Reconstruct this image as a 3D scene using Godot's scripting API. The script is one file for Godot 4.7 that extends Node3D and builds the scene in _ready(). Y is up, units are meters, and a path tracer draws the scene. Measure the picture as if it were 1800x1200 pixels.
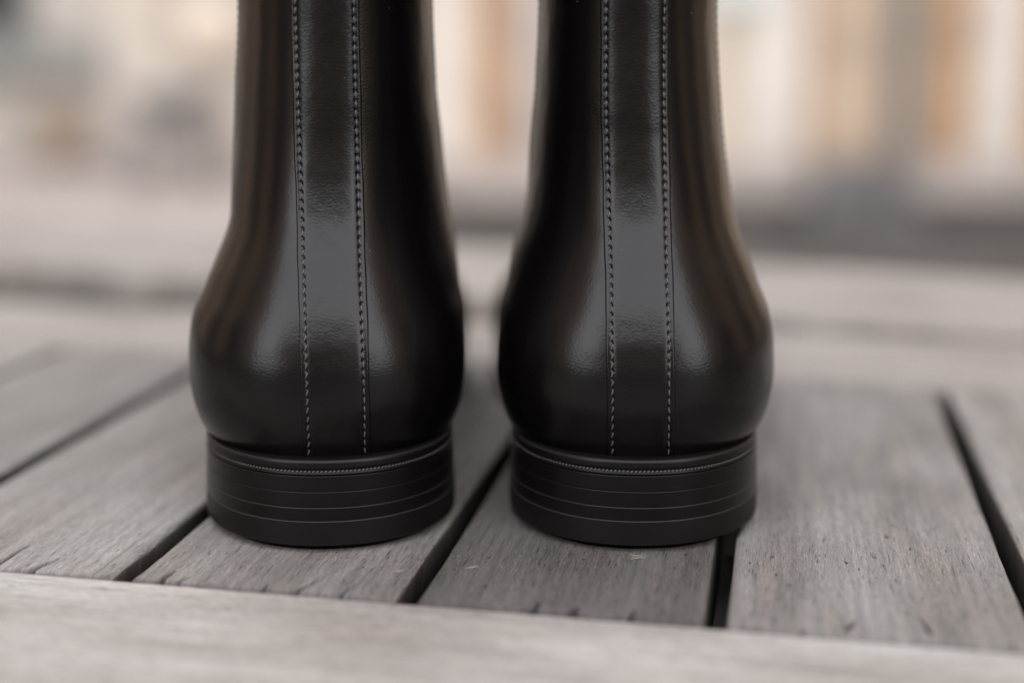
extends Node3D

# ---------------------------------------------------------------- helpers
var M := {}
var rng := RandomNumberGenerator.new()
var TDIR := Vector3(0.16918, 0, -0.98559)      # the way the table's slats run
var TAC := Vector3(0.98559, 0, 0.16918)        # across the slats

func mesh_node(called: String, mesh: Mesh, mat: Material, parent: Node) -> MeshInstance3D:
	var o := MeshInstance3D.new()
	o.name = called
	o.mesh = mesh
	o.material_override = mat
	parent.add_child(o, true)
	return o

func thing(called: String, label: String, category: String, at := Vector3.ZERO, turn := 0.0, group := "") -> Node3D:
	var o := Node3D.new()
	o.name = called
	add_child(o, true)
	o.position = at
	o.rotation.y = turn
	o.set_meta("label", label)
	o.set_meta("category", category)
	if group != "":
		o.set_meta("group", group)
	return o

func structure(called: String, mesh: Mesh, mat: Material) -> MeshInstance3D:
	var o := mesh_node(called, mesh, mat, self)
	o.set_meta("kind", "structure")
	return o

# piecewise smooth curve through [x0, y0, x1, y1, ...]
func curve(t: Array, x: float) -> float:
	var n := t.size() / 2
	if x <= t[0]:
		return t[1]
	if x >= t[2 * n - 2]:
		return t[2 * n - 1]
	var i := 0
	while x > t[2 * i + 2]:
		i += 1
	var x0: float = t[2 * i]
	var x1: float = t[2 * i + 2]
	var y0: float = t[2 * i + 1]
	var y1: float = t[2 * i + 3]
	var h := x1 - x0
	var d := (y1 - y0) / h
	var m0 := d
	var m1 := d
	if i > 0:
		var dp: float = (y0 - t[2 * i - 1]) / (x0 - t[2 * i - 2])
		m0 = 0.0 if dp * d <= 0 else 2.0 * dp * d / (dp + d)
	if i < n - 2:
		var dn: float = (t[2 * i + 5] - y1) / (t[2 * i + 4] - x1)
		m1 = 0.0 if dn * d <= 0 else 2.0 * dn * d / (dn + d)
	var u := (x - x0) / h
	var u2 := u * u
	var u3 := u2 * u
	return (2 * u3 - 3 * u2 + 1) * y0 + (u3 - 2 * u2 + u) * h * m0 + (-2 * u3 + 3 * u2) * y1 + (u3 - u2) * h * m1

# a mesh from a grid of points (rows x cols), with smooth normals
func grid_mesh(p: PackedVector3Array, uv: PackedVector2Array, rows: int, cols: int, closed := false, flip := false, tint := PackedColorArray()) -> ArrayMesh:
	var nrm := PackedVector3Array()
	nrm.resize(rows * cols)
	for r in rows:
		for c in cols:
			var ca := c - 1
			var cb := c + 1
			if closed:
				ca = cols - 2 if c == 0 else c - 1
				cb = 1 if c == cols - 1 else c + 1
			else:
				ca = maxi(0, ca)
				cb = mini(cols - 1, cb)
			var du := p[r * cols + cb] - p[r * cols + ca]
			var dv := p[mini(rows - 1, r + 1) * cols + c] - p[maxi(0, r - 1) * cols + c]
			if du.length_squared() < 1e-14:
				du = p[mini(rows - 1, r + 1) * cols + cb] - p[mini(rows - 1, r + 1) * cols + ca]
			if dv.length_squared() < 1e-14:
				dv = Vector3.UP
			var n := (du * 1000.0).cross(dv * 1000.0)
			nrm[r * cols + c] = (-n if flip else n).normalized()
	var idx := PackedInt32Array()
	idx.resize((rows - 1) * (cols - 1) * 6)
	var k := 0
	for r in rows - 1:
		for c in cols - 1:
			var a := r * cols + c
			var b := a + 1
			var d := a + cols
			var e := d + 1
			if flip:
				idx[k] = a; idx[k + 1] = b; idx[k + 2] = d; idx[k + 3] = b; idx[k + 4] = e; idx[k + 5] = d
			else:
				idx[k] = a; idx[k + 1] = d; idx[k + 2] = b; idx[k + 3] = b; idx[k + 4] = d; idx[k + 5] = e
			k += 6
	var arr := []
	arr.resize(Mesh.ARRAY_MAX)
	arr[Mesh.ARRAY_VERTEX] = p
	arr[Mesh.ARRAY_NORMAL] = nrm
	arr[Mesh.ARRAY_TEX_UV] = uv
	if not tint.is_empty():
		arr[Mesh.ARRAY_COLOR] = tint
	arr[Mesh.ARRAY_INDEX] = idx
	var m := ArrayMesh.new()
	m.add_surface_from_arrays(Mesh.PRIMITIVE_TRIANGLES, arr)
	return m

# many small ellipsoids in one mesh (thread, dust): each is [centre, long axis, width axis, out axis]
class Pile:
	var v := PackedVector3Array()
	var n := PackedVector3Array()
	var idx := PackedInt32Array()
	func ellipsoid(c: Vector3, a: Vector3, b: Vector3, d: Vector3, around := 7, along := 5) -> void:
		var base := v.size()
		if a.cross(b).dot(d) < 0:
			b = -b
		for i in along + 1:
			var t := PI * i / along
			for j in around:
				var f := TAU * j / around
				var e := Vector3(cos(t), sin(t) * cos(f), sin(t) * sin(f))
				v.append(c + a * e.x + b * e.y + d * e.z)
				n.append((a.normalized() * e.x / a.length() + b.normalized() * e.y / b.length() + d.normalized() * e.z / d.length()).normalized())
		for i in along:
			for j in around:
				var j2 := (j + 1) % around
				var p0 := base + i * around + j
				var p1 := base + i * around + j2
				var p2 := p0 + around
				var p3 := p1 + around
				idx.append_array([p0, p1, p2, p1, p3, p2])
	func mesh() -> ArrayMesh:
		var arr := []
		arr.resize(Mesh.ARRAY_MAX)
		arr[Mesh.ARRAY_VERTEX] = v
		arr[Mesh.ARRAY_NORMAL] = n
		arr[Mesh.ARRAY_INDEX] = idx
		var m := ArrayMesh.new()
		m.add_surface_from_arrays(Mesh.PRIMITIVE_TRIANGLES, arr)
		return m

func box_mesh(size: Vector3, bevel := 0.0) -> ArrayMesh:
	var st := SurfaceTool.new()
	st.begin(Mesh.PRIMITIVE_TRIANGLES)
	add_box(st, Vector3.ZERO, size, bevel)
	st.generate_normals()
	return st.commit()

# a box with chamfered edges, centre c
func add_box(st: SurfaceTool, c: Vector3, size: Vector3, bevel := 0.0) -> void:
	var h := size / 2
	var b := minf(bevel, minf(h.x, minf(h.y, h.z)) * 0.9)
	st.set_smooth_group(-1)
	var ax := [Vector3.RIGHT, Vector3.UP, Vector3.BACK]
	for i in 3:
		for s in [-1.0, 1.0]:
			var n: Vector3 = ax[i] * s
			var u: Vector3 = ax[(i + 1) % 3]
			var w: Vector3 = ax[(i + 2) % 3]
			var hu := h[(i + 1) % 3] - b
			var hw := h[(i + 2) % 3] - b
			var o: Vector3 = c + n * h[i]
			quad(st, o - u * hu - w * hw, o + u * hu - w * hw, o + u * hu + w * hw, o - u * hu + w * hw, n)
	if b <= 0:
		return
	for i in 3:                                   # edges along axis i
		var u: Vector3 = ax[(i + 1) % 3]
		var w: Vector3 = ax[(i + 2) % 3]
		var a: Vector3 = ax[i] * (h[i] - b)
		for s in [-1.0, 1.0]:
			for t in [-1.0, 1.0]:
				var p: Vector3 = c + u * s * h[(i + 1) % 3] + w * t * (h[(i + 2) % 3] - b)
				var q: Vector3 = c + u * s * (h[(i + 1) % 3] - b) + w * t * h[(i + 2) % 3]
				quad(st, p - a, p + a, q + a, q - a, u * s + w * t)
	for sx in [-1.0, 1.0]:
		for sy in [-1.0, 1.0]:
			for sz in [-1.0, 1.0]:
				var s := Vector3(sx, sy, sz)
				var p0 := c + s * (h - Vector3(0, b, b))
				var p1 := c + s * (h - Vector3(b, 0, b))
				var p2 := c + s * (h - Vector3(b, b, 0))
				tri(st, p0, p1, p2, s)

func tri(st: SurfaceTool, a: Vector3, b: Vector3, c: Vector3, n: Vector3) -> void:
	if (b - a).cross(c - a).dot(n) > 0:
		var t := b; b = c; c = t
	st.add_vertex(a); st.add_vertex(b); st.add_vertex(c)

func quad(st: SurfaceTool, a: Vector3, b: Vector3, c: Vector3, d: Vector3, n: Vector3) -> void:
	tri(st, a, b, c, n)
	tri(st, a, c, d, n)

# a solid from a closed outline seen from above: levels are [inset, height]; heights follow the function lift(point)
func ring_solid(outline: PackedVector2Array, levels: Array, lift: Callable) -> ArrayMesh:
	var n := outline.size()
	var nor := PackedVector2Array()
	for i in n:
		var d := outline[(i + 1) % n] - outline[(i - 1 + n) % n]
		nor.append(Vector2(d.y, -d.x).normalized())
	var area := 0.0
	for i in n:
		area += outline[i].cross(outline[(i + 1) % n])
	if area < 0:
		for i in n:
			nor[i] = -nor[i]
	var lo := outline[0].y
	var hi := lo
	for q in outline:
		lo = minf(lo, q.y)
		hi = maxf(hi, q.y)
	var p := PackedVector3Array()
	var uv := PackedVector2Array()
	var tint := PackedColorArray()
	var rows := 0
	for lv in levels:
		var worn_glint: float = lv[2] if lv.size() > 2 else 0.1  # third value lightens the ring: edge highlight painted in, together with wear
		var run := 0.0
		for i in n + 1:
			var q := outline[i % n]
			var g: Vector2
			if lv[0] > 0.05:                       # closes onto the middle line
				g = Vector2(0, clampf(q.y, lo + 0.03, hi - 0.03))
			else:
				g = q - nor[i % n] * lv[0]
			p.append(Vector3(g.x, lv[1] + lift.call(g), -g.y))
			if i > 0:
				run += (outline[i % n] - outline[i - 1]).length()
			uv.append(Vector2(run, lv[1]))
			tint.append(Color(worn_glint, worn_glint, worn_glint))
		rows += 1
	return grid_mesh(p, uv, rows, n + 1, true, area < 0, tint)

# ---------------------------------------------------------------- textures
func noise_layer(w: int, h: int, freq: float, sd: int, to_w: int, to_h: int, octaves := 3, kind := FastNoiseLite.TYPE_SIMPLEX_SMOOTH) -> PackedByteArray:
	var f := FastNoiseLite.new()
	f.seed = sd
	f.noise_type = kind
	f.frequency = freq
	f.fractal_octaves = octaves
	var im := f.get_seamless_image(w, h)
	im.convert(Image.FORMAT_L8)
	if to_w != w or to_h != h:
		im.resize(to_w, to_h, Image.INTERPOLATE_CUBIC)
	return im.get_data()

func tex_from(data: PackedByteArray, w: int, h: int, fmt: int) -> ImageTexture:
	return ImageTexture.create_from_image(Image.create_from_data(w, h, false, fmt, data))

func wood_textures() -> Array:
	var w := 1024
	var h := 2048
	var fine := noise_layer(1024, 230, 0.17, 3, w, h, 3)          # fibres
	var mid := noise_layer(256, 32, 0.14, 5, w, h, 3)             # growth bands
	var blot := noise_layer(64, 64, 0.05, 9, w, h, 4)             # weathering blotches
	var pore := noise_layer(1024, 256, 0.11, 14, w, h, 2)         # open pores
	var speck := noise_layer(512, 512, 0.09, 21, w, h, 2)         # grime
	var hair := noise_layer(1024, 400, 0.3, 27, w, h, 1)          # raised fuzz
	var col := PackedByteArray()
	col.resize(w * h * 3)
	var hei := PackedByteArray()
	hei.resize(w * h)
	for i in w * h:
		var f := fine[i] / 255.0 - 0.5
		var m := mid[i] / 255.0 - 0.5
		var b := blot[i] / 255.0 - 0.5
		var p := smoothstep(0.70, 0.88, pore[i] / 255.0)
		var s := smoothstep(0.80, 0.93, speck[i] / 255.0)
		var a := smoothstep(0.66, 0.9, hair[i] / 255.0)
		var v := 0.68 + 0.19 * f + 0.14 * m + 0.17 * b + 0.16 * a
		v *= (1.0 - 0.3 * p) * (1.0 - 0.5 * s)
		var warm := 0.012 + 0.03 * m - 0.03 * b + 0.03 * p
		col[3 * i] = int(clampf((v * (1.0 + warm)) * 255.0, 0, 255))
		col[3 * i + 1] = int(clampf(v * 0.985 * 255.0, 0, 255))
		col[3 * i + 2] = int(clampf(v * (0.965 - warm * 0.6) * 255.0, 0, 255))
		hei[i] = int(clampf((0.5 + 0.55 * f + 0.25 * m - 0.4 * p + 0.25 * a) * 255.0, 0, 255))
	return [tex_from(col, w, h, Image.FORMAT_RGB8), tex_from(hei, w, h, Image.FORMAT_L8)]

func make_materials() -> void:
	var wt := wood_textures()
	for spec in [["slat_wood", Color(0.222, 0.219, 0.217), 0.0], ["slat_wood_dark", Color(0.118, 0.116, 0.115), 0.37], ["slat_wood_pale", Color(0.262, 0.258, 0.255), 0.71], ["board_wood", Color(0.395, 0.389, 0.385), 0.19], ["far_wood", Color(0.34, 0.327, 0.32), 0.53]]:
		var m := StandardMaterial3D.new()
		m.resource_name = spec[0]
		m.albedo_color = (spec[1] * 1.6).linear_to_srgb()
		m.albedo_color.a = 1.0
		m.albedo_texture = wt[0]
		m.roughness = 0.72
		m.metallic_specular = 0.42
		m.heightmap_enabled = true
		m.heightmap_texture = wt[1]
		m.heightmap_scale = 0.022
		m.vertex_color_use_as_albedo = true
		m.uv1_scale = Vector3(1.0 / 0.102, 1.0 / 0.41, 1)
		m.uv1_offset = Vector3(spec[2], spec[2] * 1.7, 0)
		M[spec[0]] = m

	# polished calf: fine pebbled grain that runs in sideways wrinkles
	var g1 := noise_layer(512, 512, 0.055, 31, 512, 512, 1)
	var g2 := noise_layer(256, 512, 0.05, 33, 512, 512, 1)
	var g3 := noise_layer(512, 512, 0.012, 35, 512, 512, 3)
	var gh := PackedByteArray()
	gh.resize(512 * 512)
	for i in 512 * 512:
		gh[i] = int(clampf(0.42 * g1[i] + 0.50 * g2[i] + 0.08 * g3[i], 0, 255))
	var grain := tex_from(gh, 512, 512, Image.FORMAT_L8)
	var l := StandardMaterial3D.new()
	l.resource_name = "black_leather"
	l.albedo_color = Color(0.0014, 0.001, 0.0011).linear_to_srgb()
	l.roughness = 0.27
	l.metallic_specular = 0.375
	l.heightmap_enabled = true
	l.heightmap_texture = grain
	l.heightmap_scale = 0.0027
	l.uv1_scale = Vector3(1.0 / 0.022, 1.0 / 0.022, 1)
	M.leather = l

	var e := StandardMaterial3D.new()
	e.resource_name = "inked_leather_edge"
	e.albedo_color = Color(0.031, 0.027, 0.0265).linear_to_srgb()
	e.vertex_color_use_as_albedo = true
	e.metallic_specular = 0.28
	e.roughness = 0.28
	e.heightmap_enabled = true
	e.heightmap_texture = tex_from(noise_layer(64, 512, 0.05, 51, 512, 512, 4), 512, 512, Image.FORMAT_L8)
	e.heightmap_scale = 0.0008
	e.uv1_scale = Vector3(1.0 / 0.03, 1.0 / 0.03, 1)
	M.edge = e
	var rim := e.duplicate()
	rim.resource_name = "waxed_welt"
	rim.roughness = 0.34
	M.rim = rim
	var rub := e.duplicate()
	rub.resource_name = "rubber_top_lift"
	rub.albedo_color = Color(0.034, 0.030, 0.029).linear_to_srgb()
	rub.roughness = 0.42
	M.rubber = rub

	var th := StandardMaterial3D.new()
	th.resource_name = "waxed_thread"
	th.albedo_color = Color(0.045, 0.039, 0.045).linear_to_srgb()
	th.roughness = 0.42
	M.thread = th

	# woven elastic
	var ribs := Image.create(64, 64, false, Image.FORMAT_L8)
	for y in 64:
		for x in 64:
			var a := 0.5 + 0.5 * sin(TAU * x / 16.0)
			var b := 0.5 + 0.5 * sin(TAU * (y + x * 0.5) / 16.0)
			ribs.set_pixel(x, y, Color.from_hsv(0, 0, 0.75 * a + 0.25 * b))
	var ge := StandardMaterial3D.new()
	ge.resource_name = "black_elastic"
	ge.albedo_color = Color(0.012, 0.012, 0.013).linear_to_srgb()
	ge.roughness = 0.85
	ge.heightmap_enabled = true
	ge.heightmap_texture = ImageTexture.create_from_image(ribs)
	ge.heightmap_scale = 0.02
	ge.uv1_scale = Vector3(1.0 / 0.005, 1.0 / 0.005, 1)
	M.elastic = ge

	M.lining = plain("tan_lining", Color(0.20, 0.12, 0.07), 0.7)
	M.dust = plain("dust", Color(0.3, 0.29, 0.28), 0.9)
	M.lint = plain("lint", Color(0.25, 0.21, 0.195), 0.9)
	M.crumb = plain("dark_crumb", Color(0.06, 0.05, 0.047), 0.85)

func plain(called: String, c: Color, rough: float) -> StandardMaterial3D:
	var m := StandardMaterial3D.new()
	m.resource_name = called
	m.albedo_color = c.linear_to_srgb()
	m.roughness = rough
	return m

# a wall colour with soft stains
func stucco(called: String, c: Color, sd: int, rough := 0.9, amount := 0.25) -> StandardMaterial3D:
	var m := plain(called, c, rough)
	var a := noise_layer(256, 256, 0.02, sd, 256, 256, 5)
	var d := PackedByteArray()
	d.resize(256 * 256 * 3)
	for i in 256 * 256:
		var v := 1.0 - amount * (1.0 - a[i] / 255.0)
		d[3 * i] = int(255 * v)
		d[3 * i + 1] = int(255 * v)
		d[3 * i + 2] = int(252 * v)
	m.albedo_texture = tex_from(d, 256, 256, Image.FORMAT_RGB8)
	m.uv1_triplanar = true
	m.uv1_world_triplanar = true
	m.uv1_scale = Vector3(0.45, 0.45, 0.45)
	return m

# ---------------------------------------------------------------- the boots (millimetres inside, metres out)
const REAR := [22, 5.6, 26, 4.4, 32, 2.7, 40, 1.2, 47, 0.9, 54, 1.5, 62, 3.2, 70, 5.7, 80, 9.2, 90, 12.0, 100, 13.5, 112, 14.2, 130, 14.2, 150, 13.6, 185, 11.6]
const FRONT := [22, 303, 35, 304, 42, 300, 48, 288, 55, 262, 62, 235, 70, 210, 80, 186, 90, 167, 100, 153, 110, 143, 120, 136, 135, 131, 150, 129, 185, 131]
const TURN := [22, 220, 35, 218, 42, 205, 48, 180, 55, 150, 62, 125, 70, 108, 80, 95, 90, 88, 100, 85, 110, 82, 185, 78]
const HALF := [20, 33.0, 24, 34.8, 28, 37.2, 34, 39.2, 42, 40.2, 50, 40.0, 59, 38.6, 66, 35.9, 73, 33.6, 79, 31.6, 85, 30.0, 92, 29.0, 107, 27.6, 123, 26.7, 146, 25.8, 185, 26.5]
const ROUND := [22, 42, 50, 46, 70, 48, 90, 51, 110, 53, 146, 54, 185, 54]
const LOW := [0, 38.5, 50, 38.5, 90, 35.5, 125, 34.5, 165, 42, 205, 49, 250, 49, 310, 48]
const DROP := [0, 0, 85, 0, 120, -5, 165, -14, 200, -16, 240, -15.5, 303, -10]
const GORE_REAR := [70, 79, 76, 72, 85, 65, 100, 60, 120, 57, 146, 56, 185, 56]
const GORE_FRONT := [70, 80, 76, 87, 85, 93, 100, 99, 120, 104, 146, 107, 185, 108]
const SEAM := [22, 124, 40, 110, 55, 95, 70, 78]

class Boot:
	var mirror := 1.0        # +1: the inner side is towards +x
	var seam_low := 0.0
	var seam_high := 0.0
	var lean := 0.0          # sideways shift of the shaft's top
	var stout := 0.0         # added to the shaft's half width
	var dents: FastNoiseLite
	var inner := [0, 0.0, 1, 0.0]     # added half width by height, towards the other boot
	var outer := [0, 0.0, 1, 0.0]

func row_of(y: float) -> Dictionary:
	return {"y": y, "sr": curve(REAR, y), "sf": curve(FRONT, y), "sm": curve(TURN, y), "h": curve(HALF, y), "lr": curve(ROUND, y), "b": 1.0 - smoothstep(42, 100, y)}

func width_at(r: Dictionary, s: float, inner: float) -> float:
	var a: float = r.h + r.b * (curve(LOW, s) - 38.5 + (3.0 * inner * smoothstep(140, 200, s)))
	var t: float = s - r.sr
	if t < r.lr:
		a *= pow(maxf(0.0, 1.0 - pow(1.0 - t / r.lr, 2.15)), 1.0 / 2.15)
	if s > r.sm:
		var q: float = clampf((s - r.sm) / (r.sf - r.sm), 0, 1)
		a *= pow(maxf(0.0, 1.0 - pow(q, 2.2)), 1.0 / 2.2)
	return a

func s_of(r: Dictionary, a: float) -> float:
	return r.sr + (r.sf - r.sr) * (1.0 - cos(PI * a)) / 2.0

func a_of(r: Dictionary, s: float) -> float:
	return acos(clampf(1.0 - 2.0 * (s - r.sr) / (r.sf - r.sr), -1, 1)) / PI

func skin(bt: Boot, r: Dictionary, sigma: float, off := 0.0) -> Vector3:
	var p := skin0(bt, r, sigma)
	if off != 0.0:
		p += skin_normal(bt, r, sigma) * off * 0.001
	return p

func skin0(bt: Boot, r: Dictionary, sigma: float) -> Vector3:
	var side := 1.0 if sigma >= 0 else -1.0
	var s := s_of(r, absf(sigma))
	var up := smoothstep(55.0, 140.0, r.y)
	var x := side * (width_at(r, s, side * bt.mirror) * (1.0 + bt.stout / 27.0 * up))
	x += side * curve(bt.inner if side * bt.mirror > 0 else bt.outer, r.y) * (1.0 - smoothstep(70.0, 130.0, s)) * clampf((s - r.sr - 6.0) / 56.0, 0.0, 1.0)
	var dent := bt.dents.get_noise_3d(x, r.y * 0.8, s) * 0.34
	x += bt.lean * up + dent * signf(x) * minf(1.0, absf(x) / 15.0)
	var y: float = r.y
	if s > 85:
		y += curve(DROP, s) * (1.0 - smoothstep(24, 85, r.y))
	return Vector3(x, y, -s - dent * maxf(0.0, 1.0 - (s - r.sr) / 30.0)) * 0.001

func skin_normal(bt: Boot, r: Dictionary, sigma: float) -> Vector3:
	var e := 0.004
	var du := skin0(bt, r, sigma + e) - skin0(bt, r, sigma - e)
	var hi := row_of(r.y + 0.6)
	var lo := row_of(r.y - 0.6)
	var dv := skin0(bt, hi, sigma) - skin0(bt, lo, sigma)
	return (dv * 100).cross(du * 100).normalized() * -1.0

# sigma where the rear view shows that x (mm)
func sigma_at_x(bt: Boot, r: Dictionary, x: float) -> float:
	var lo := -0.35
	var hi := 0.35
	for i in 18:
		var m := (lo + hi) / 2
		if skin0(bt, r, m).x * 1000.0 < x:
			lo = m
		else:
			hi = m
	return (lo + hi) / 2

func seam_x(bt: Boot, y: float) -> float:
	return lerpf(bt.seam_low, bt.seam_high, smoothstep(30, 140, y))

const PITCH := 2.42

func build_boot(label: String, at: Vector3, turn: float, bt: Boot) -> void:
	var boot := thing("ankle_boot", label, "boot", at, turn, "pair of black ankle boots")
	var top := 184.0
	# --- back strip, proud of the quarters, dented along its two seams
	var ys := PackedFloat32Array()
	var y := 22.0
	while y < top:
		ys.append(y)
		y += 0.5
	ys.append(top)
	var cols := 77
	var p := PackedVector3Array()
	var uv := PackedVector2Array()
	var rowcache := []
	for yy in ys:
		var r := row_of(yy)
		rowcache.append(r)
		var cx := seam_x(bt, yy)
		var wob := 0.18 * sin(yy * 0.21 + bt.mirror) + 0.10 * sin(yy * 0.53)
		var nl := skin_normal(bt, r, sigma_at_x(bt, r, cx - 9.2))
		var nc := skin_normal(bt, r, sigma_at_x(bt, r, cx))
		var nr := skin_normal(bt, r, sigma_at_x(bt, r, cx + 9.2))
		var sl := sigma_at_x(bt, r, cx - 9.2 + wob * 0.4)
		var sh := sigma_at_x(bt, r, cx + 9.2 + wob * 0.4)
		for c in cols:
			var k := 2.0 * c / (cols - 1) - 1.0
			var sg := lerpf(sl, sh, (k + 1) / 2)
			var q := skin0(bt, r, sg)
			var x := q.x * 1000.0 - cx
			var e := 9.2 - absf(x - wob * 0.4)
			var o := -0.25 + 0.65 * sqrt(clampf(1.0 - pow(1.0 - clampf(e / 0.75, 0, 1), 2), 0, 1))
			var d := absf(absf(x) - 7.5 + wob * 0.2)
			if d < 2.5:
				o -= 0.16 * exp(-d * d / 0.8)
				var ph := fposmod(yy / PITCH, 1.0) - 0.5
				var dy := ph * PITCH
				o -= 0.5 * exp(-(d * d / 0.10 + dy * dy / 0.16))
			var nn := nl.lerp(nc, k + 1) if k < 0 else nc.lerp(nr, k)
			p.append(q + nn.normalized() * o * 0.001)
			uv.append(Vector2(x * 0.001, yy * 0.001))
	mesh_node("back_strip", grid_mesh(p, uv, ys.size(), cols, false, true), M.leather, boot)
	# --- stitches of the back strip
	for side in [-1.0, 1.0]:
		var pile := Pile.new()
		var k := 10
		while (k + 0.5) * PITCH < top - 2:
			var yy := k * PITCH
			k += 1
			if yy < 25.5:
				continue
			var r := row_of(yy)
			var sg := sigma_at_x(bt, r, seam_x(bt, yy) + side * 7.5 + rng.randf_range(-0.06, 0.06))
			var n := skin_normal(bt, r, sg)
			var up := (skin0(bt, row_of(yy + 1), sg) - skin0(bt, row_of(yy - 1), sg)).normalized()
			var tang := up.cross(n).normalized()
			var lean := 0.34 if side < 0 else -0.12
			var ax := (up + tang * (lean + rng.randf_range(-0.12, 0.12))).normalized()
			pile.ellipsoid(skin0(bt, r, sg) + n * 0.00024, ax * 0.00092, ax.cross(n).normalized() * 0.00026, n * 0.00026)
		var o := mesh_node("seam_stitching", pile.mesh(), M.thread, boot)
		o.set_meta("kind", "stuff")
	# --- quarters
	for side in [-1.0, 1.0]:
		p = PackedVector3Array()
		uv = PackedVector2Array()
		cols = 70
		var rows := 0
		y = 22.0
		while y <= top + 0.01:
			var r := row_of(y)
			var a0 := absf(sigma_at_x(bt, r, seam_x(bt, y) + side * 8.2))
			var sg0 := sigma_at_x(bt, r, seam_x(bt, y) + side * 8.2)
			var edge := curve(GORE_REAR, y) if y > 70 else curve(SEAM, y)
			var a1 := a_of(r, edge)
			var run := 0.0
			var last := Vector3.ZERO
			for c in cols:
				var k := float(c) / (cols - 1)
				if k > 0.9:
					k = 0.9 + (1.0 - pow(1.0 - (k - 0.9) / 0.1, 1.6)) * 0.1
				var sg := lerpf(sg0, side * a1, k)
				var q := skin0(bt, r, sg)
				if c > 0:
					run += (q - last).length()
				last = q
				if c >= cols - 3:
					q += skin_normal(bt, r, sg) * [0.0, -0.0004, -0.0014][c - cols + 3]
				p.append(q)
				uv.append(Vector2(0.0082 + run, y * 0.001))
			rows += 1
			y += 1.2 if y > 24 else 0.6
		mesh_node("quarter", grid_mesh(p, uv, rows, cols, false, side > 0), M.leather, boot)
		# --- elastic gore, set in behind the leather
		p = PackedVector3Array()
		uv = PackedVector2Array()
		rows = 0
		y = 69.0
		while y <= top - 2:
			var r := row_of(y)
			var a0 := a_of(r, curve(GORE_REAR, y) - 2.5)
			var a1 := a_of(r, curve(GORE_FRONT, y) + 2.5)
			for c in 24:
				var sg: float = side * lerpf(a0, a1, c / 23.0)
				var q := skin(bt, r, sg, -1.1)
				p.append(q)
				uv.append(Vector2(-q.z, q.y))
			rows += 1
			y += 2.0
		mesh_node("elastic_gore", grid_mesh(p, uv, rows, 24, false, side > 0), M.elastic, boot)
		# --- stitching along the gore's rear edge
		var pile := Pile.new()
		y = 74.0
		while y < top - 2:
			var r := row_of(y)
			var sg: float = side * a_of(r, curve(GORE_REAR, y) - 2.4)
			var n := skin_normal(bt, r, sg)
			var up := (skin0(bt, row_of(y + 1), side * a_of(row_of(y + 1), curve(GORE_REAR, y + 1) - 2.4)) - skin0(bt, r, sg)).normalized()
			pile.ellipsoid(skin0(bt, r, sg) + n * 0.0001, up * 0.0010, up.cross(n).normalized() * 0.00024, n * 0.00014)
			y += PITCH
		mesh_node("gore_stitching", pile.mesh(), M.elastic, boot).set_meta("kind", "stuff")
	# --- vamp with the front of the shaft
	p = PackedVector3Array()
	uv = PackedVector2Array()
	var rows := 0
	cols = 121
	y = 22.0
	while y <= top + 0.01:
		var r := row_of(y)
		var edge := curve(GORE_FRONT, y) if y > 70 else curve(SEAM, y) - 3.0
		var a0 := a_of(r, edge)
		for c in cols:
			var k := 2.0 * c / (cols - 1) - 1.0
			var sg := (1.0 if k >= 0 else -1.0) * lerpf(1.0, a0, absf(k))
			var q := skin0(bt, r, sg)
			q += Vector3(signf(q.x), 0, 0) * (0.0009 if y <= 70 else 0.0) * smoothstep(0, 0.06, 1 - absf(k))
			p.append(q)
			uv.append(Vector2(k * 0.12, y * 0.001))
		rows += 1
		y += 0.7 if y < 80 else 1.6
	mesh_node("vamp", grid_mesh(p, uv, rows, cols, false, false), M.leather, boot)
	# --- lining and insole inside the shaft, top binding, pull tab
	p = PackedVector3Array()
	uv = PackedVector2Array()
	rows = 0
	for yy in [60, 70, 80, 90, 100, 110, 120, 135, 150, 165, 180, 184]:
		var r := row_of(yy)
		for c in 61:
			var sg := 2.0 * c / 60 - 1.0
			var q := skin0(bt, r, sg)
			var mid := Vector3(0, q.y, -(r.sr + minf(r.sf, 150.0)) * 0.0005)
			q.z = maxf(q.z, -0.150)
			p.append(q + (mid - q).normalized() * 0.003)
			uv.append(Vector2(c * 0.005, yy * 0.001))
		rows += 1
	mesh_node("lining", grid_mesh(p, uv, rows, 61, true, false), M.lining, boot)
	var ins := PackedVector2Array()
	var rb := row_of(64)
	for c in 60:
		var q := skin0(bt, rb, 2.0 * c / 60 - 1.0)
		ins.append(Vector2(q.x * 0.84, clampf(-q.z, 0.014, 0.144)))
	mesh_node("insole", ring_solid(ins, [[0.1, 0.066], [0.0, 0.066], [0.0, 0.060], [0.1, 0.060]], func(_g): return 0.0), M.lining, boot)
	var bind := PackedVector3Array()
	uv = PackedVector2Array()
	var rt := row_of(top)
	for j in 9:
		var f := TAU * j / 8
		for c in 81:
			var sg := 2.0 * c / 80 - 1.0
			var q := skin0(bt, rt, sg)
			var mid := Vector3(0, q.y, -(rt.sr + rt.sf) * 0.0005)
			var out := (q - mid).normalized()
			bind.append(q + out * (0.0021 * cos(f) - 0.0013) + Vector3.UP * 0.0018 * sin(f))
			uv.append(Vector2(c * 0.004, j * 0.001))
	mesh_node("top_binding", grid_mesh(bind, uv, 9, 81, true, false), M.leather, boot)
	var tab := PackedVector3Array()
	uv = PackedVector2Array()
	for j in 17:
		var f := PI * j / 16
		for c in 5:
			var w := (c / 4.0 - 0.5) * 0.016
			tab.append(Vector3(seam_x(bt, top) * 0.001 + w, 0.184 + 0.022 * sin(f) - (0.018 if j == 0 or j == 16 else 0.0), -0.0105 + 0.0075 * cos(f)))
			uv.append(Vector2(w, j * 0.003))
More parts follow.
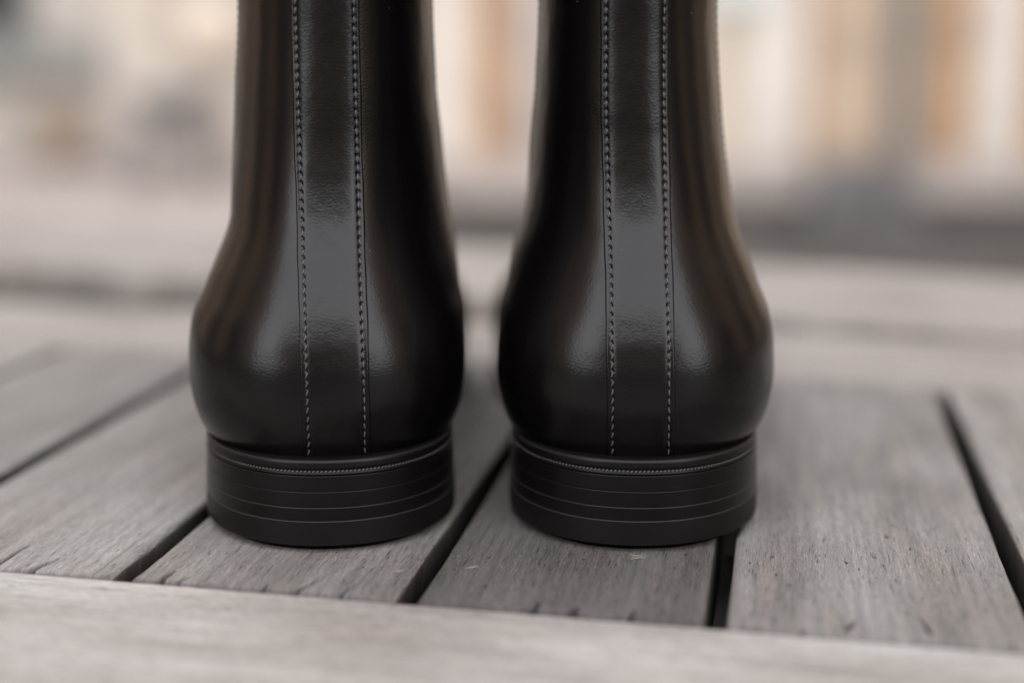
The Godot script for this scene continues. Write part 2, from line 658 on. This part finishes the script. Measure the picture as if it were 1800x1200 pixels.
	mesh_node("pull_tab", grid_mesh(tab, uv, 17, 5, false, false), M.elastic, boot)
	# --- sole, heel
	build_sole(boot, bt)
	# --- lint and dust that clings to the polish
	var dust := Pile.new()
	for i in 7:
		var r := row_of(rng.randf_range(30, 150))
		var sg := rng.randf_range(-0.24, 0.24)
		var n := skin_normal(bt, r, sg)
		var c := skin0(bt, r, sg) + n * 0.0006
		var t := n.cross(Vector3(rng.randf_range(-1, 1), rng.randf_range(-1, 1), 0.2)).normalized()
		var l := rng.randf_range(0.00005, 0.00010)
		dust.ellipsoid(c, t * l * rng.randf_range(1, 2.2), t.cross(n) * l, n * l * 0.6, 6, 4)
	mesh_node("dust", dust.mesh(), M.dust, boot).set_meta("kind", "stuff")

func sole_outline(bt: Boot, grow: float, to: float) -> PackedVector2Array:
	var o := PackedVector2Array()
	var lim := PackedFloat32Array()
	var n := 110
	for side in [-1.0, 1.0]:
		for i in n:
			var k := float(i) / (n - 1)
			if side < 0:
				k = 1.0 - k
			elif i == 0:
				continue
			var s := (1.0 - cos(PI * k * 0.5)) * to if to < 100 else (1.0 - cos(PI * k)) / 2 * to
			if to >= 100 and side > 0 and i == n - 1:
				continue
			var a: float = curve([0, 35.2, 50, 35.2, 90, 33, 125, 32.5, 165, 43.5, 205, 51.5, 250, 52, 310, 51], s) + 2.5 * side * bt.mirror * smoothstep(140, 200, s)
			if s < 44:
				a *= pow(maxf(0.0, 1.0 - pow(1.0 - s / 44.0, 2.1)), 1.0 / 2.1)
			if to >= 100 and s > 218:
				a *= pow(maxf(0.0, 1.0 - pow((s - 218) / (to - 218), 2.25)), 1.0 / 2.25)
			var sc := 1.0 + grow / 36.0
			o.append(Vector2(side * a * sc, (s - 40) * (1.0 + grow / 40.0) + 40) * 0.001)
	return o

func build_sole(boot: Node3D, bt: Boot) -> void:
	var drop := func(g: Vector2): return curve(DROP, g.y * 1000.0) * 0.001
	var mm := 0.001
	# welt: the thin rim on which the upper sits, with a stitched groove round its foot
	var full := sole_outline(bt, 0.5, 307)
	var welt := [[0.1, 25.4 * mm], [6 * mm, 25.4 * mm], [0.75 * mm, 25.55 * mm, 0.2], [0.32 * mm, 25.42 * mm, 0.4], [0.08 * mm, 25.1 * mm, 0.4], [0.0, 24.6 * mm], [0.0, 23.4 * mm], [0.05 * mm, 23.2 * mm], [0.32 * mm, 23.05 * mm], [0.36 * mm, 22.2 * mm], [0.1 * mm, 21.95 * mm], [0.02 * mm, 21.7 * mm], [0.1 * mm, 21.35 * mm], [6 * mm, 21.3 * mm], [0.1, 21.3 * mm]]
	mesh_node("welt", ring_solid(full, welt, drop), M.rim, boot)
	# welt stitching in that groove
	var pile := Pile.new()
	var run := 0.0
	var n := full.size()
	for i in n:
		var a := full[i]
		var b := full[(i + 1) % n]
		var d := (b - a)
		while run < d.length():
			var q := a + d.normalized() * run
			run += 1.12 * mm
			var nn := Vector2(d.y, -d.x).normalized()
			if q.y > 0.14:
				continue
			var out := Vector3(nn.x, 0, -nn.y)
			if out.dot(Vector3(q.x, 0, -(q.y - 0.05))) < 0:
				out = -out
			var along := Vector3(d.x, 0, -d.y).normalized()
			var c := Vector3(q.x, 22.45 * mm + drop.call(q), -q.y) - out * 0.22 * mm
			pile.ellipsoid(c, (along + Vector3.UP * 0.35).normalized() * 0.5 * mm, Vector3.UP * 0.27 * mm, out * 0.24 * mm, 6, 4)
		run -= d.length()
	mesh_node("welt_stitching", pile.mesh(), M.thread, boot).set_meta("kind", "stuff")
	# outsole under the forefoot and shank
	var under := PackedVector2Array()
	for q in full:
		under.append(Vector2(q.x * 0.985, maxf(q.y * 0.993 + 0.001, 0.062)))
	var outs := [[0.1, 21.2 * mm], [0.9 * mm, 21.2 * mm], [0.5 * mm, 20.9 * mm], [0.3 * mm, 19 * mm], [0.5 * mm, 16.8 * mm], [1.2 * mm, 16.2 * mm], [0.1, 16.1 * mm]]
	mesh_node("outsole", ring_solid(under, outs, drop), M.edge, boot)
	# the stacked heel: a rubber top lift with the leather lifts above it
	var flat := func(_g): return 0.0
	var roll := func(_g): return 0.0
	
	var hb := sole_outline(bt, 1.15, 80)
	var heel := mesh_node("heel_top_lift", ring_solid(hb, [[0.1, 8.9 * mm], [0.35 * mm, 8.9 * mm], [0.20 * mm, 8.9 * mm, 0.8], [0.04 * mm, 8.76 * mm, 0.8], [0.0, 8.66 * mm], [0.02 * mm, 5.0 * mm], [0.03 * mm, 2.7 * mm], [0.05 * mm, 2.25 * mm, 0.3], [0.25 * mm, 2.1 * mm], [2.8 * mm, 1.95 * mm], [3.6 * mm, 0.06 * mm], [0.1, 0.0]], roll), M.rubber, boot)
	for lv in [[8.91, 12.6, 0.92, 0.08, 0.6], [12.61, 16.95, 0.80, 0.04, 0.25], [16.96, 21.3, 0.70, 0.03, 0.1]]:  # last value paints the light line along each ledge
		var ol := sole_outline(bt, lv[2] + lv[3], 79)
		var a: float = lv[0]
		var b: float = lv[1]
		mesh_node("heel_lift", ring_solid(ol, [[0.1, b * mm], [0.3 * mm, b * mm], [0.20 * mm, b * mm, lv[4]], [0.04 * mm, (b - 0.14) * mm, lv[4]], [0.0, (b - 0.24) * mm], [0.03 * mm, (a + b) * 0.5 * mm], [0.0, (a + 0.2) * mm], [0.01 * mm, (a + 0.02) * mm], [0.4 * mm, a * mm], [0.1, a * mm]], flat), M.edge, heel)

# ---------------------------------------------------------------- the slatted tables
# A plank along local -z: x across, top at y = 0. skew moves its ends along by skew * x.
func plank(called: String, parent: Node3D, at: Vector3, turn: float, width: float, length: float, thick: float, mat: Material, fine: bool, cracks: Array, sd: int, skew := 0.0, radius := 0.0022) -> MeshInstance3D:
	var rg := RandomNumberGenerator.new()
	rg.seed = sd
	var nz := FastNoiseLite.new()
	nz.seed = sd
	nz.frequency = 18.0
	var zs := PackedFloat32Array()
	if fine:
		for t in [0.0, 0.06, 0.16, 0.3, 0.5, 0.75, 1.0]:
			zs.append(radius * 1.3 * t)
		var z := radius * 1.3 + 0.0006
		while z < length - radius * 1.4:
			zs.append(z)
			z += 0.0006 if z < 0.03 else 0.0012 if z < 0.07 else 0.004
	else:
		for t in [0.0, 0.1, 0.35, 1.0]:
			zs.append(radius * t)
		var nn := maxi(2, int(length / 0.03))
		for i in range(1, nn):
			zs.append(length * i / nn)
	for t in [1.0, 0.5, 0.2, 0.05, 0.0]:
		zs.append(length - radius * 1.2 * t)
	var xs := PackedFloat32Array()
	for t in [0.0, 0.08, 0.25, 0.5, 0.75, 1.0]:
		xs.append(-width / 2 + radius * t)
	var nx := int((width - 2 * radius) / (0.00036 if fine else 0.012))
	for i in range(1, nx):
		xs.append(-width / 2 + radius + (width - 2 * radius) * i / nx)
	for t in [1.0, 0.75, 0.5, 0.25, 0.08, 0.0]:
		xs.append(width / 2 - radius * t)
	var cols := xs.size() + 4
	var rows := zs.size() + 2
	var p := PackedVector3Array()
	var uv := PackedVector2Array()
	var tint := PackedColorArray()
	var du := rg.randf()
	var dv := rg.randf()
	for ri in rows:
		var z := zs[clampi(ri - 1, 0, zs.size() - 1)]
		var ez := minf(z, length - z)
		for ci in cols:
			var xi := clampi(ci - 2, 0, xs.size() - 1)
			var x := xs[xi]
			var y := 0.0
			var grime_shade := Color.WHITE
			var ex := width / 2 - absf(x)
			var wob := 1.0
			if fine:
				wob = 1.0 + 0.35 * nz.get_noise_2d(x * 3.0, z * 1.2)
			var r := radius * wob
			if ex < r:
				y -= r - sqrt(maxf(0.0, r * r - (r - ex) * (r - ex)))
			if ez < r:
				y -= (r - sqrt(maxf(0.0, r * r - (r - ez) * (r - ez)))) * 0.8
			if fine and ri > 0 and ri < rows - 1:
				y += 0.00016 * nz.get_noise_2d(x * 6.0, z * 0.6) + 0.00003 * nz.get_noise_2d(x * 120.0, z * 9.0)
				var damp := 1.0 - smoothstep(0.0003, 0.0022 + 0.0022 * nz.get_noise_2d(x * 14.0, 7.0) + 0.0015 * nz.get_noise_2d(x * 60.0, 3.0), z)
				grime_shade = Color.WHITE.lerp(Color(0.42, 0.37, 0.44), damp * 0.85)
				for ck in cracks:                # [x at the end, width, length, drift, start]
					var t: float = (z - ck[4]) / ck[2]
					if t >= 0.0 and t < 1.0:
						var path: float = ck[0] + ck[3] * t + 0.0006 * nz.get_noise_2d(ck[0] * 900.0, z * 3.0)
						var half: float = ck[1] * 1.35 * (1.0 - t) * 0.5 + 0.00016
						if ck[4] > 0.0:
							half *= minf(1.0, t * 4.0)
						var d := absf(x - path)
						if d < half * 1.6:
							grime_shade = grime_shade.lerp(Color(0.3, 0.26, 0.3), 1.0 - smoothstep(half * 0.5, half * 1.8, d))
							y -= 0.0026 * (1.0 - smoothstep(half * 0.35, half * 1.6, d)) * (1.0 - t * 0.6)
			if ex < 0.0004 and ri > 0 and ri < rows - 1:  # upper rim of the side walls darkened towards the painted gap shade
				grime_shade = Color(0.25, 0.23, 0.22) if skew != 0.0 else Color.WHITE
			if skew != 0.0 and (ci < 2 or ci > cols - 3):  # side walls painted near black to deepen the shade between slats
				grime_shade = Color(0.05, 0.046, 0.044)
			if ci < 1 or ci > cols - 2:
				y = -thick
				x *= 0.8
			elif ci < 2 or ci > cols - 3:
				y = -thick
			elif ri == 0 or ri == rows - 1:
				y = -thick
			p.append(Vector3(x, y, -z - skew * x))
			tint.append(grime_shade)
			uv.append(Vector2(x + du * 0.1, z - y * 0.6 + dv * 0.4))
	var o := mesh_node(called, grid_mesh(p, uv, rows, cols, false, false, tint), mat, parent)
	o.position = at
	o.rotation.y = turn
	return o

func build_near_table() -> void:
	# local axes: x across the slats, -z along them
	var yaw := -atan2(TDIR.x, -TDIR.z)
	var t := thing("slatted_table", "weathered grey wooden table under the boots, long slats framed by pale cross boards", "table", Vector3.ZERO, yaw)
	var skew := -0.054
	var cracks := {
		-2: [],
		-1: [[-0.0218, 0.0011, 0.011, 0.002, 0.0], [0.0118, 0.0015, 0.012, 0.0035, 0.0], [0.0015, 0.0006, 0.02, 0.001, 0.0]],
		0: [[-0.0275, 0.0012, 0.010, 0.001, 0.0], [-0.0225, 0.0007, 0.006, 0.002, 0.0], [0.0085, 0.0013, 0.011, 0.004, 0.0], [0.021, 0.0006, 0.008, 0.001, 0.0], [0.0005, 0.0006, 0.005, 0.0005, 0.0]],
		1: [[0.004, 0.0013, 0.006, 0.0, 0.0], [-0.006, 0.0009, 0.008, 0.001, 0.0], [0.018, 0.0008, 0.007, 0.0005, 0.0]],
		2: [[-0.008, 0.0012, 0.009, 0.003, 0.004], [0.012, 0.0006, 0.012, -0.002, 0.006], [-0.018, 0.0008, 0.004, 0.0, 0.0]],
		3: [[0.01, 0.001, 0.01, 0.002, 0.0]],
	}
	var mats := ["slat_wood", "slat_wood_pale", "slat_wood", "slat_wood_dark", "slat_wood", "slat_wood_pale"]
	for i in range(-5, 6):
		var cx := 0.0196 - 0.0005 + (i - 1) * 0.0759
		var m: String = mats[posmod(i + 2, mats.size())]
		var a0 := -0.0472 + skew * cx
		var a1 := 0.2345 + skew * cx
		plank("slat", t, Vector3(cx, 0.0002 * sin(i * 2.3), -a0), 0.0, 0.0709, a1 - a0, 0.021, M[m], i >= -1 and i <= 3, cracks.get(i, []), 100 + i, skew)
	# cross boards
	# its grain runs across: local -z of the plank points along +x of the table
	plank("cross_board", t, Vector3(-0.46, 0.0004, 0.0985 + skew * 0.46), -PI / 2 + atan(skew), 0.099, 0.92, 0.026, M.board_wood, false, [], 71, 0.0, 0.0016)
	plank("cross_board", t, Vector3(-0.46, 0.0, -0.287 + skew * 0.46), -PI / 2 + atan(skew), 0.099, 0.92, 0.026, M.far_wood, false, [], 72)
	# battens under the slats, frame below
	for z in [-0.018, -0.19]:
		var o := mesh_node("batten", box_mesh(Vector3(0.84, 0.03, 0.12), 0.002), M.slat_wood_dark, t)
		o.position = Vector3(-0.02, -0.0375, z)
		o.rotation.y = atan(skew)
	for x in [-0.40, 0.36]:
		var o := mesh_node("rail", box_mesh(Vector3(0.04, 0.06, 0.32), 0.002), M.slat_wood_dark, t)
		o.position = Vector3(x, -0.085, -0.095 - skew * x)
		for z in [0.10, -0.29]:
			var g := mesh_node("leg", box_mesh(Vector3(0.055, 0.722, 0.055), 0.003), M.slat_wood_dark, t)
			g.position = Vector3(x, -0.3885, z - skew * x)

func build_bench() -> void:
	var a := Vector3(-0.326, 0, -0.556)
	var b := Vector3(0.234, 0, -0.2997)
	var dir := (b - a).normalized()
	var yaw := atan2(-dir.z, dir.x)
	var t := thing("slatted_bench", "narrow pale wooden bench standing just beyond the boots' table, out of focus", "bench", a - dir * 0.35, yaw)
	for i in 2:
		plank("slat", t, Vector3(0.0, 0.0, -0.059 - i * 0.095), -PI / 2, 0.09, 1.45, 0.022, M.far_wood, false, [], 140 + i)
	for x in [0.06, 1.39]:
		var o := mesh_node("rail", box_mesh(Vector3(0.04, 0.06, 0.15), 0.002), M.slat_wood_dark, t)
		o.position = Vector3(x, -0.056, -0.107)
		for z in [-0.05, -0.16]:
			var g := mesh_node("leg", box_mesh(Vector3(0.05, 0.70, 0.05), 0.003), M.slat_wood_dark, t)
			g.position = Vector3(x, -0.40, z)
	var ap := mesh_node("apron", box_mesh(Vector3(1.29, 0.05, 0.018), 0.002), M.far_wood, t)
	ap.position = Vector3(0.725, -0.050, -0.024)

# ---------------------------------------------------------------- little things on the slats
func on_table(across: float, along: float) -> Vector3:
	return TAC * across + TDIR * along

func build_debris() -> void:
	var lints := [
		[Vector3(0.0335, 0.0004, 0.0100), 0.0055, "pale tuft of lint on the slat just in front of the right heel"],
		[Vector3(-0.0105, 0.0004, 0.0185), 0.0032, "small pinkish wisp of lint on the slat between the two heels"],
		[Vector3(-0.0290, 0.0003, 0.0215), 0.0026, "flat whitish lint flake near the slat edge in front of the left heel"],
	]
	for l in lints:
		var pile := Pile.new()
		for i in 9:
			var a := rng.randf_range(-0.5, 0.5)
			var c := Vector3(rng.randf_range(-0.5, 0.5) * l[1] * 0.5, rng.randf_range(0.0, 0.0006), rng.randf_range(-0.4, 0.4) * l[1] * 0.5)
			var d := Vector3(cos(a), rng.randf_range(-0.05, 0.25), sin(a)).normalized()
			pile.ellipsoid(c, d * l[1] * rng.randf_range(0.25, 0.5), d.cross(Vector3.UP).normalized() * 0.00005, Vector3.UP * 0.00005, 5, 6)
		var o := mesh_node("lint_tuft", pile.mesh(), M.lint, self)
		o.position = l[0]
		o.set_meta("label", l[2])
		o.set_meta("category", "lint")
		o.set_meta("group", "bits of lint on the slats")
	var crumbs := [
		[1486, Vector3(0.0880, 0.0, 0.0130), 0.0011, "larger of two dark crumbs side by side on the slat right of the boots"],
		[1510, Vector3(0.0905, 0.0, 0.0180), 0.0010, "dark crumb just below the larger one on the slat right of the boots"],
		[1557, Vector3(0.0975, 0.0, 0.0150), 0.0006, "tiny dark crumb right of the crumb pair on the right slat"],
		[1615, Vector3(0.1080, 0.0, 0.0010), 0.0008, "dark crumb on the right slat nearest the far right gap"],
		[695, Vector3(-0.0295, 0.0, 0.0240), 0.0010, "dark crumb beside the whitish lint flake at the slat edge"],
		[637, Vector3(-0.0390, 0.0, 0.0165), 0.0009, "dark splinter shaped crumb in front of the left heel"],
		[830, Vector3(-0.0107, 0.0, -0.0010), 0.0008, "dark crumb on the slat between the boots, behind the pink lint"],
	]
	for c in crumbs:
		var pile := Pile.new()
		for i in 4:
			var d := (TDIR + Vector3(rng.randf_range(-0.7, 0.7), rng.randf_range(-0.2, 0.2), 0)).normalized()
			var s: float = c[2] * 0.8
			pile.ellipsoid(Vector3(rng.randf_range(-0.6, 0.6), 0.1, rng.randf_range(-1.4, 1.4)) * s * 0.6, d * s * rng.randf_range(0.4, 0.8), d.cross(Vector3.UP).normalized() * s * rng.randf_range(0.15, 0.35), Vector3.UP * s * 0.2, 6, 5)
		var o := mesh_node("crumb", pile.mesh(), M.crumb, self)
		o.position = c[1]
		o.set_meta("label", c[3])
		o.set_meta("category", "crumb")
		o.set_meta("group", "dark crumbs on the slats")

# ---------------------------------------------------------------- the street
func part_box(called: String, parent: Node3D, lo: Vector3, hi: Vector3, mat: Material, bevel := 0.01) -> MeshInstance3D:
	var o := mesh_node(called, box_mesh((hi - lo).abs(), bevel), mat, parent)
	o.position = (lo + hi) / 2
	return o

func build_street() -> void:
	var g := -0.75
	var pave := stucco("paving", Color(0.12, 0.114, 0.11), 61, 0.85, 0.35)
	var gm := PlaneMesh.new()
	gm.size = Vector2(240, 240)
	var gnd := structure("ground", gm, pave)
	gnd.position = Vector3(0, g, 0)

	var pink := stucco("pink_paving", Color(0.52, 0.46, 0.45), 60, 0.85, 0.2)
	var walk := structure("pavement", box_mesh(Vector3(11, 0.12, 8.0), 0.01), pink)
	walk.position = Vector3(-6.45, g + 0.058, -7.6)

	# shopfront on the right, beyond the tables
	var cream := stucco("cream_plaster", Color(0.82, 0.70, 0.55), 62, 0.85, 0.18)
	var white := stucco("white_plaster", Color(0.86, 0.79, 0.73), 63, 0.85, 0.12)
	var timber := stucco("orange_timber", Color(0.74, 0.41, 0.19), 64, 0.5, 0.3)
	var tan := stucco("tan_panel", Color(0.74, 0.58, 0.45), 65, 0.7, 0.2)
	var stone := stucco("plinth_stone", Color(0.66, 0.585, 0.55), 66, 0.85, 0.25)
	var grey := stucco("grey_metal", Color(0.20, 0.195, 0.20), 67, 0.55, 0.15)
	var dark := stucco("dark_base", Color(0.10, 0.093, 0.088), 68, 0.8, 0.2)
	var glass := plain("window_glass", Color(0.05, 0.055, 0.06), 0.08)
	var z0 := -7.5
	var shop := thing("shop_building", "cream shop building with orange timber panels between white pilasters, far out of focus", "building")
	part_box("wall", shop, Vector3(-0.9, g, z0 - 4), Vector3(7, 4.4, z0 - 0.12), cream, 0.0)
	part_box("upper_wall", shop, Vector3(-0.9, 2.6, z0 - 0.115), Vector3(7, 4.4, z0 + 0.02), cream, 0.0)
	part_box("plinth", shop, Vector3(-0.9, g + 0.10, z0 - 0.115), Vector3(7, g + 0.30, z0 + 0.05), stone)
	part_box("footing", shop, Vector3(-0.9, g, z0 - 0.115), Vector3(7, g + 0.098, z0 + 0.16), dark)
	var bays := [[-0.43, -0.19, "pilaster", white], [-0.19, -0.02, "timber_panel", timber], [-0.02, 0.24, "stone_pier", stone], [0.24, 0.5, "pilaster", cream], [0.5, 0.7, "timber_panel", timber], [0.7, 1.0, "pilaster", white], [1.0, 1.12, "timber_panel", cream], [1.12, 1.455, "pilaster", white], [1.455, 1.525, "timber_panel", timber], [1.525, 2.13, "tan_panel", tan], [2.13, 2.27, "timber_panel", timber], [2.27, 2.54, "pilaster", white], [2.54, 2.75, "timber_panel", timber], [2.75, 3.2, "pilaster", white], [3.2, 3.4, "timber_panel", timber], [3.4, 3.9, "pilaster", cream], [3.9, 4.6, "tan_panel", tan]]
	for b in bays:
		var proud := 0.03 if b[2] == "pilaster" else -0.02 if b[2] == "stone_pier" else -0.05
		part_box(b[2], shop, Vector3(b[0] + 0.002, g + 0.302, z0 - 0.115), Vector3(b[1] - 0.002, 2.598, z0 + proud), b[3])
	part_box("notice_board", shop, Vector3(0.98, 0.30, z0 + 0.032), Vector3(1.26, 0.75, z0 + 0.06), stucco("pale_blue_paint", Color(0.78, 0.88, 0.88), 69, 0.5, 0.1))
	part_box("vent_box", shop, Vector3(1.46, g + 0.01, z0 + 0.17), Vector3(1.78, g + 0.31, z0 + 0.30), grey)
	for i in 5:
		var x := -0.2 + i * 1.4
		var f := part_box("window_frame", shop, Vector3(x, 2.95, z0 + 0.022), Vector3(x + 0.8, 4.1, z0 + 0.06), white)
		var pn := mesh_node("pane", box_mesh(Vector3(0.68, 1.02, 0.01), 0.0), glass, f)
		pn.position = Vector3(0, 0, 0.022)
	var post := thing("street_post", "grey metal post in front of the tan panel of the shop", "post", Vector3(1.83, g, z0 + 0.42))
	part_box("shaft", post, Vector3(-0.055, 0.05, -0.055), Vector3(0.055, 2.6, 0.055), grey, 0.02)
	part_box("foot", post, Vector3(-0.13, 0, -0.13), Vector3(0.13, 0.05, 0.13), grey, 0.02)

	# café front on the left, further off
	var z1 := -11.5
	var pale := stucco("pale_render", Color(0.78, 0.735, 0.69), 71, 0.85, 0.2)
	var sage := stucco("sage_frame", Color(0.36, 0.375, 0.37), 72, 0.6, 0.15)
	var brown := stucco("brown_wood", Color(0.45, 0.36, 0.29), 73, 0.7, 0.25)
	var cafe := thing("cafe_building", "pale grey cafe building with a sage window band, far behind left boot", "building")
	part_box("wall", cafe, Vector3(-9, g, z1 - 4), Vector3(-1.1, 4.2, z1 - 0.1), pale, 0.0)
	part_box("plinth", cafe, Vector3(-9, g, z1 - 0.095), Vector3(-1.1, g + 0.22, z1 + 0.04), pale)
	part_box("window_ledge", cafe, Vector3(-4.2, -0.14, z1 - 0.095), Vector3(-3.05, 0.10, z1 + 0.12), sage)
	part_box("door_panel", cafe, Vector3(-3.0, g + 0.23, z1 - 0.095), Vector3(-2.6, 1.6, z1 - 0.02), white)
	for i in 3:
		var x := -4.15 + i * 1.25 if i < 1 else -6.0 - i * 1.0
		var f := part_box("window_frame", cafe, Vector3(x, 0.14, z1 - 0.095), Vector3(x + 0.62, 1.9, z1 - 0.03), sage)
		var pn := mesh_node("pane", box_mesh(Vector3(0.5, 1.6, 0.01), 0.0), glass, f)
		pn.position = Vector3(0, 0, 0.03)
	# things standing in front of it
	var pl := thing("wooden_planter", "brown wooden planter box against the pale cafe wall", "planter", Vector3(-2.74, g + 0.118, -9.3))
	part_box("box", pl, Vector3(-0.17, 0.04, -0.17), Vector3(0.17, 0.32, 0.17), brown, 0.015)
	part_box("rim", pl, Vector3(-0.20, 0.32, -0.20), Vector3(0.20, 0.36, 0.20), brown, 0.01)
	for s in [[-1, -1], [1, -1], [-1, 1], [1, 1]]:
		part_box("leg", pl, Vector3(s[0] * 0.14 - 0.025, 0, s[1] * 0.14 - 0.025), Vector3(s[0] * 0.14 + 0.025, 0.04, s[1] * 0.14 + 0.025), brown, 0.0)
	var st := thing("cafe_stool", "dark grey stool right of the brown planter", "stool", Vector3(-1.78, g + 0.118, -7.9))
	part_box("seat", st, Vector3(-0.19, 0.44, -0.19), Vector3(0.19, 0.50, 0.19), grey, 0.02)
	part_box("stretcher", st, Vector3(-0.15, 0.30, -0.15), Vector3(0.15, 0.46, 0.15), grey, 0.02)
	for s in [[-1, -1], [1, -1], [-1, 1], [1, 1]]:
		part_box("leg", st, Vector3(s[0] * 0.15 - 0.02, 0, s[1] * 0.15 - 0.02), Vector3(s[0] * 0.15 + 0.02, 0.30, s[1] * 0.15 + 0.02), grey, 0.0)
	var ball := thing("light_spot_ball", "cream ball on a slim stand, put in for a blurred spot of light beside the left boot's shaft, far off", "pot", Vector3(-1.62, g + 0.118, -8.2))  # pale ball added where a bright light blurs into a disc
	var sm := SphereMesh.new()
	sm.radius = 0.19
	sm.height = 0.36
	var bowl := mesh_node("bowl", sm, plain("cream_glaze", Color(0.80, 0.70, 0.58), 0.25), ball)
	bowl.position.y = 0.80
	var cm := CylinderMesh.new()
	cm.top_radius = 0.035
	cm.bottom_radius = 0.11
	cm.height = 0.66
	var stand := mesh_node("stand", cm, stone, ball)
	stand.position.y = 0.33

	# the street's two sides, seen in the polish of the leather
	var ochre := stucco("ochre_plaster", Color(0.85, 0.60, 0.40), 81, 0.85, 0.3)
	for s in [-1.0, 1.0]:
		var hs := thing("street_house", ["ochre plastered house along the left side of the street", "ochre plastered house along the right side of the street"][int(s > 0)], "house", Vector3(s * 5.5, g, 3.0), 0.0, "houses along the street")
		part_box("wall", hs, Vector3(minf(0, s * 5), 0, -14), Vector3(maxf(0, s * 5), 9.0, 0.8), ochre, 0.0)
		part_box("base", hs, Vector3(-0.06, 0, -14), Vector3(0.06, 0.6, 0.8), dark, 0.0).position.x = -s * 0.05
		part_box("roof", hs, Vector3(minf(-s * 0.4, s * 5), 9.0, -14.2), Vector3(maxf(-s * 0.4, s * 5), 9.4, 1.0), dark, 0.05)
		for i in 4:
			for j in 3:
				var f := part_box("window_frame", hs, Vector3(-0.04, 0.7 + j * 2.9, -12.6 + i * 3.2), Vector3(0.04, 2.9 + j * 2.9, -10.8 + i * 3.2), sage, 0.01)
				f.position.x = -s * 0.03
				var pn := mesh_node("pane", box_mesh(Vector3(0.01, 2.0, 1.6), 0.0), glass, f)
				pn.position = Vector3(-s * 0.04, 0, 0)

	var low := thing("added_low_house", "long low brown house, unseen, added behind the viewer to block the low sky", "house", Vector3(0, g, 14.0))  # added out of view; its height keeps low reflections in the leather dark
	part_box("wall", low, Vector3(-9, 0, 0), Vector3(9, 4.9, 4), brown, 0.0)
	part_box("roof", low, Vector3(-9.3, 4.9, -0.3), Vector3(9.3, 5.2, 4.3), dark, 0.05)
	for i in 6:
		var f := part_box("window_frame", low, Vector3(-7 + i * 2.6, 1.0, -0.05), Vector3(-6 + i * 2.6, 2.5, 0.05), sage, 0.01)
		var pn := mesh_node("pane", box_mesh(Vector3(0.85, 1.35, 0.01), 0.0), glass, f)
		pn.position = Vector3(0, 0, -0.05)

# ---------------------------------------------------------------- scene
func _ready() -> void:
	rng.seed = 7
	# camera
	var cam := Camera3D.new()
	cam.name = "camera"
	add_child(cam)
	cam.position = Vector3(0, 0.1357, 0.4118)
	cam.rotation_degrees = Vector3(-10.83, 0, 0)
	var at := CameraAttributesPhysical.new()
	at.frustum_focal_length = 55.64
	at.frustum_focus_distance = 0.4212
	at.frustum_near = 0.02
	at.frustum_far = 400.0
	at.exposure_aperture = 3.1
	cam.attributes = at
	cam.current = true
	# overcast sky
	var env := Environment.new()
	env.background_mode = Environment.BG_SKY
	var sky := Sky.new()
	var sm := ProceduralSkyMaterial.new()
	sm.sky_top_color = Color(0.50, 0.515, 0.55)
	sm.sky_horizon_color = Color(0.97, 0.97, 0.98)
	sm.sky_curve = 1.0
	sm.ground_bottom_color = Color(0.35, 0.33, 0.31)
	sm.ground_horizon_color = Color(0.5, 0.48, 0.46)
	sm.sun_angle_max = 1.0
	sm.sky_energy_multiplier = 3.0
	sky.sky_material = sm
	env.sky = sky
	env.tonemap_mode = Environment.TONE_MAPPER_LINEAR
	env.tonemap_exposure = 0.53
	env.sdfgi_enabled = true
	env.ssao_enabled = true
	env.ssil_enabled = true
	var we := WorldEnvironment.new()
	we.name = "world_environment"
	we.environment = env
	add_child(we)
	var sun := DirectionalLight3D.new()
	sun.name = "sun"
	sun.light_energy = 0.5
	sun.light_color = Color(1.0, 0.975, 0.95)
	sun.light_angular_distance = 25.0
	sun.shadow_enabled = true
	add_child(sun)
	sun.look_at_from_position(Vector3(-1.0, 4.0, -3.2), Vector3.ZERO)

	make_materials()
	build_street()
	build_bench()
	build_near_table()
	var bl := Boot.new()
	bl.mirror = 1.0
	bl.seam_low = 1.7
	bl.seam_high = 1.0
	bl.lean = 3.0
	bl.inner = [40, -0.8, 52, 0.0, 60, 2.1, 68, 4.4, 77, 6.4, 85, 7.2, 92, 7.0, 107, 6.0, 123, 4.0, 146, 3.6, 185, 3.6]
	bl.outer = [60, 0.0, 70, -1.0, 77, -1.9, 84, -2.6, 92, -1.6, 107, -0.4, 123, 0.5, 146, 0.0]
	bl.stout = 1.6
	bl.dents = FastNoiseLite.new()
	bl.dents.seed = 4
	bl.dents.frequency = 0.026
	build_boot("black leather ankle boot on the left, seen from behind, toe turned slightly outward", Vector3(-0.0483, 0, 0.0040), deg_to_rad(6.5), bl)
	var br := Boot.new()
	br.mirror = -1.0
	br.seam_low = 1.6
	br.seam_high = -1.4
	br.lean = -2.7
	br.inner = [52, 0.0, 60, 1.5, 70, 3.5, 77, 4.5, 85, 4.0, 92, 3.2, 107, 3.8, 123, 2.8, 146, 2.4, 185, 2.4]
	br.stout = -0.6
	br.dents = FastNoiseLite.new()
	br.dents.seed = 17
	br.dents.frequency = 0.026
	build_boot("black leather ankle boot on the right, seen from behind, its heel beside a dark gap", Vector3(0.0326, 0, 0.0040), deg_to_rad(-4.0), br)
	build_debris()
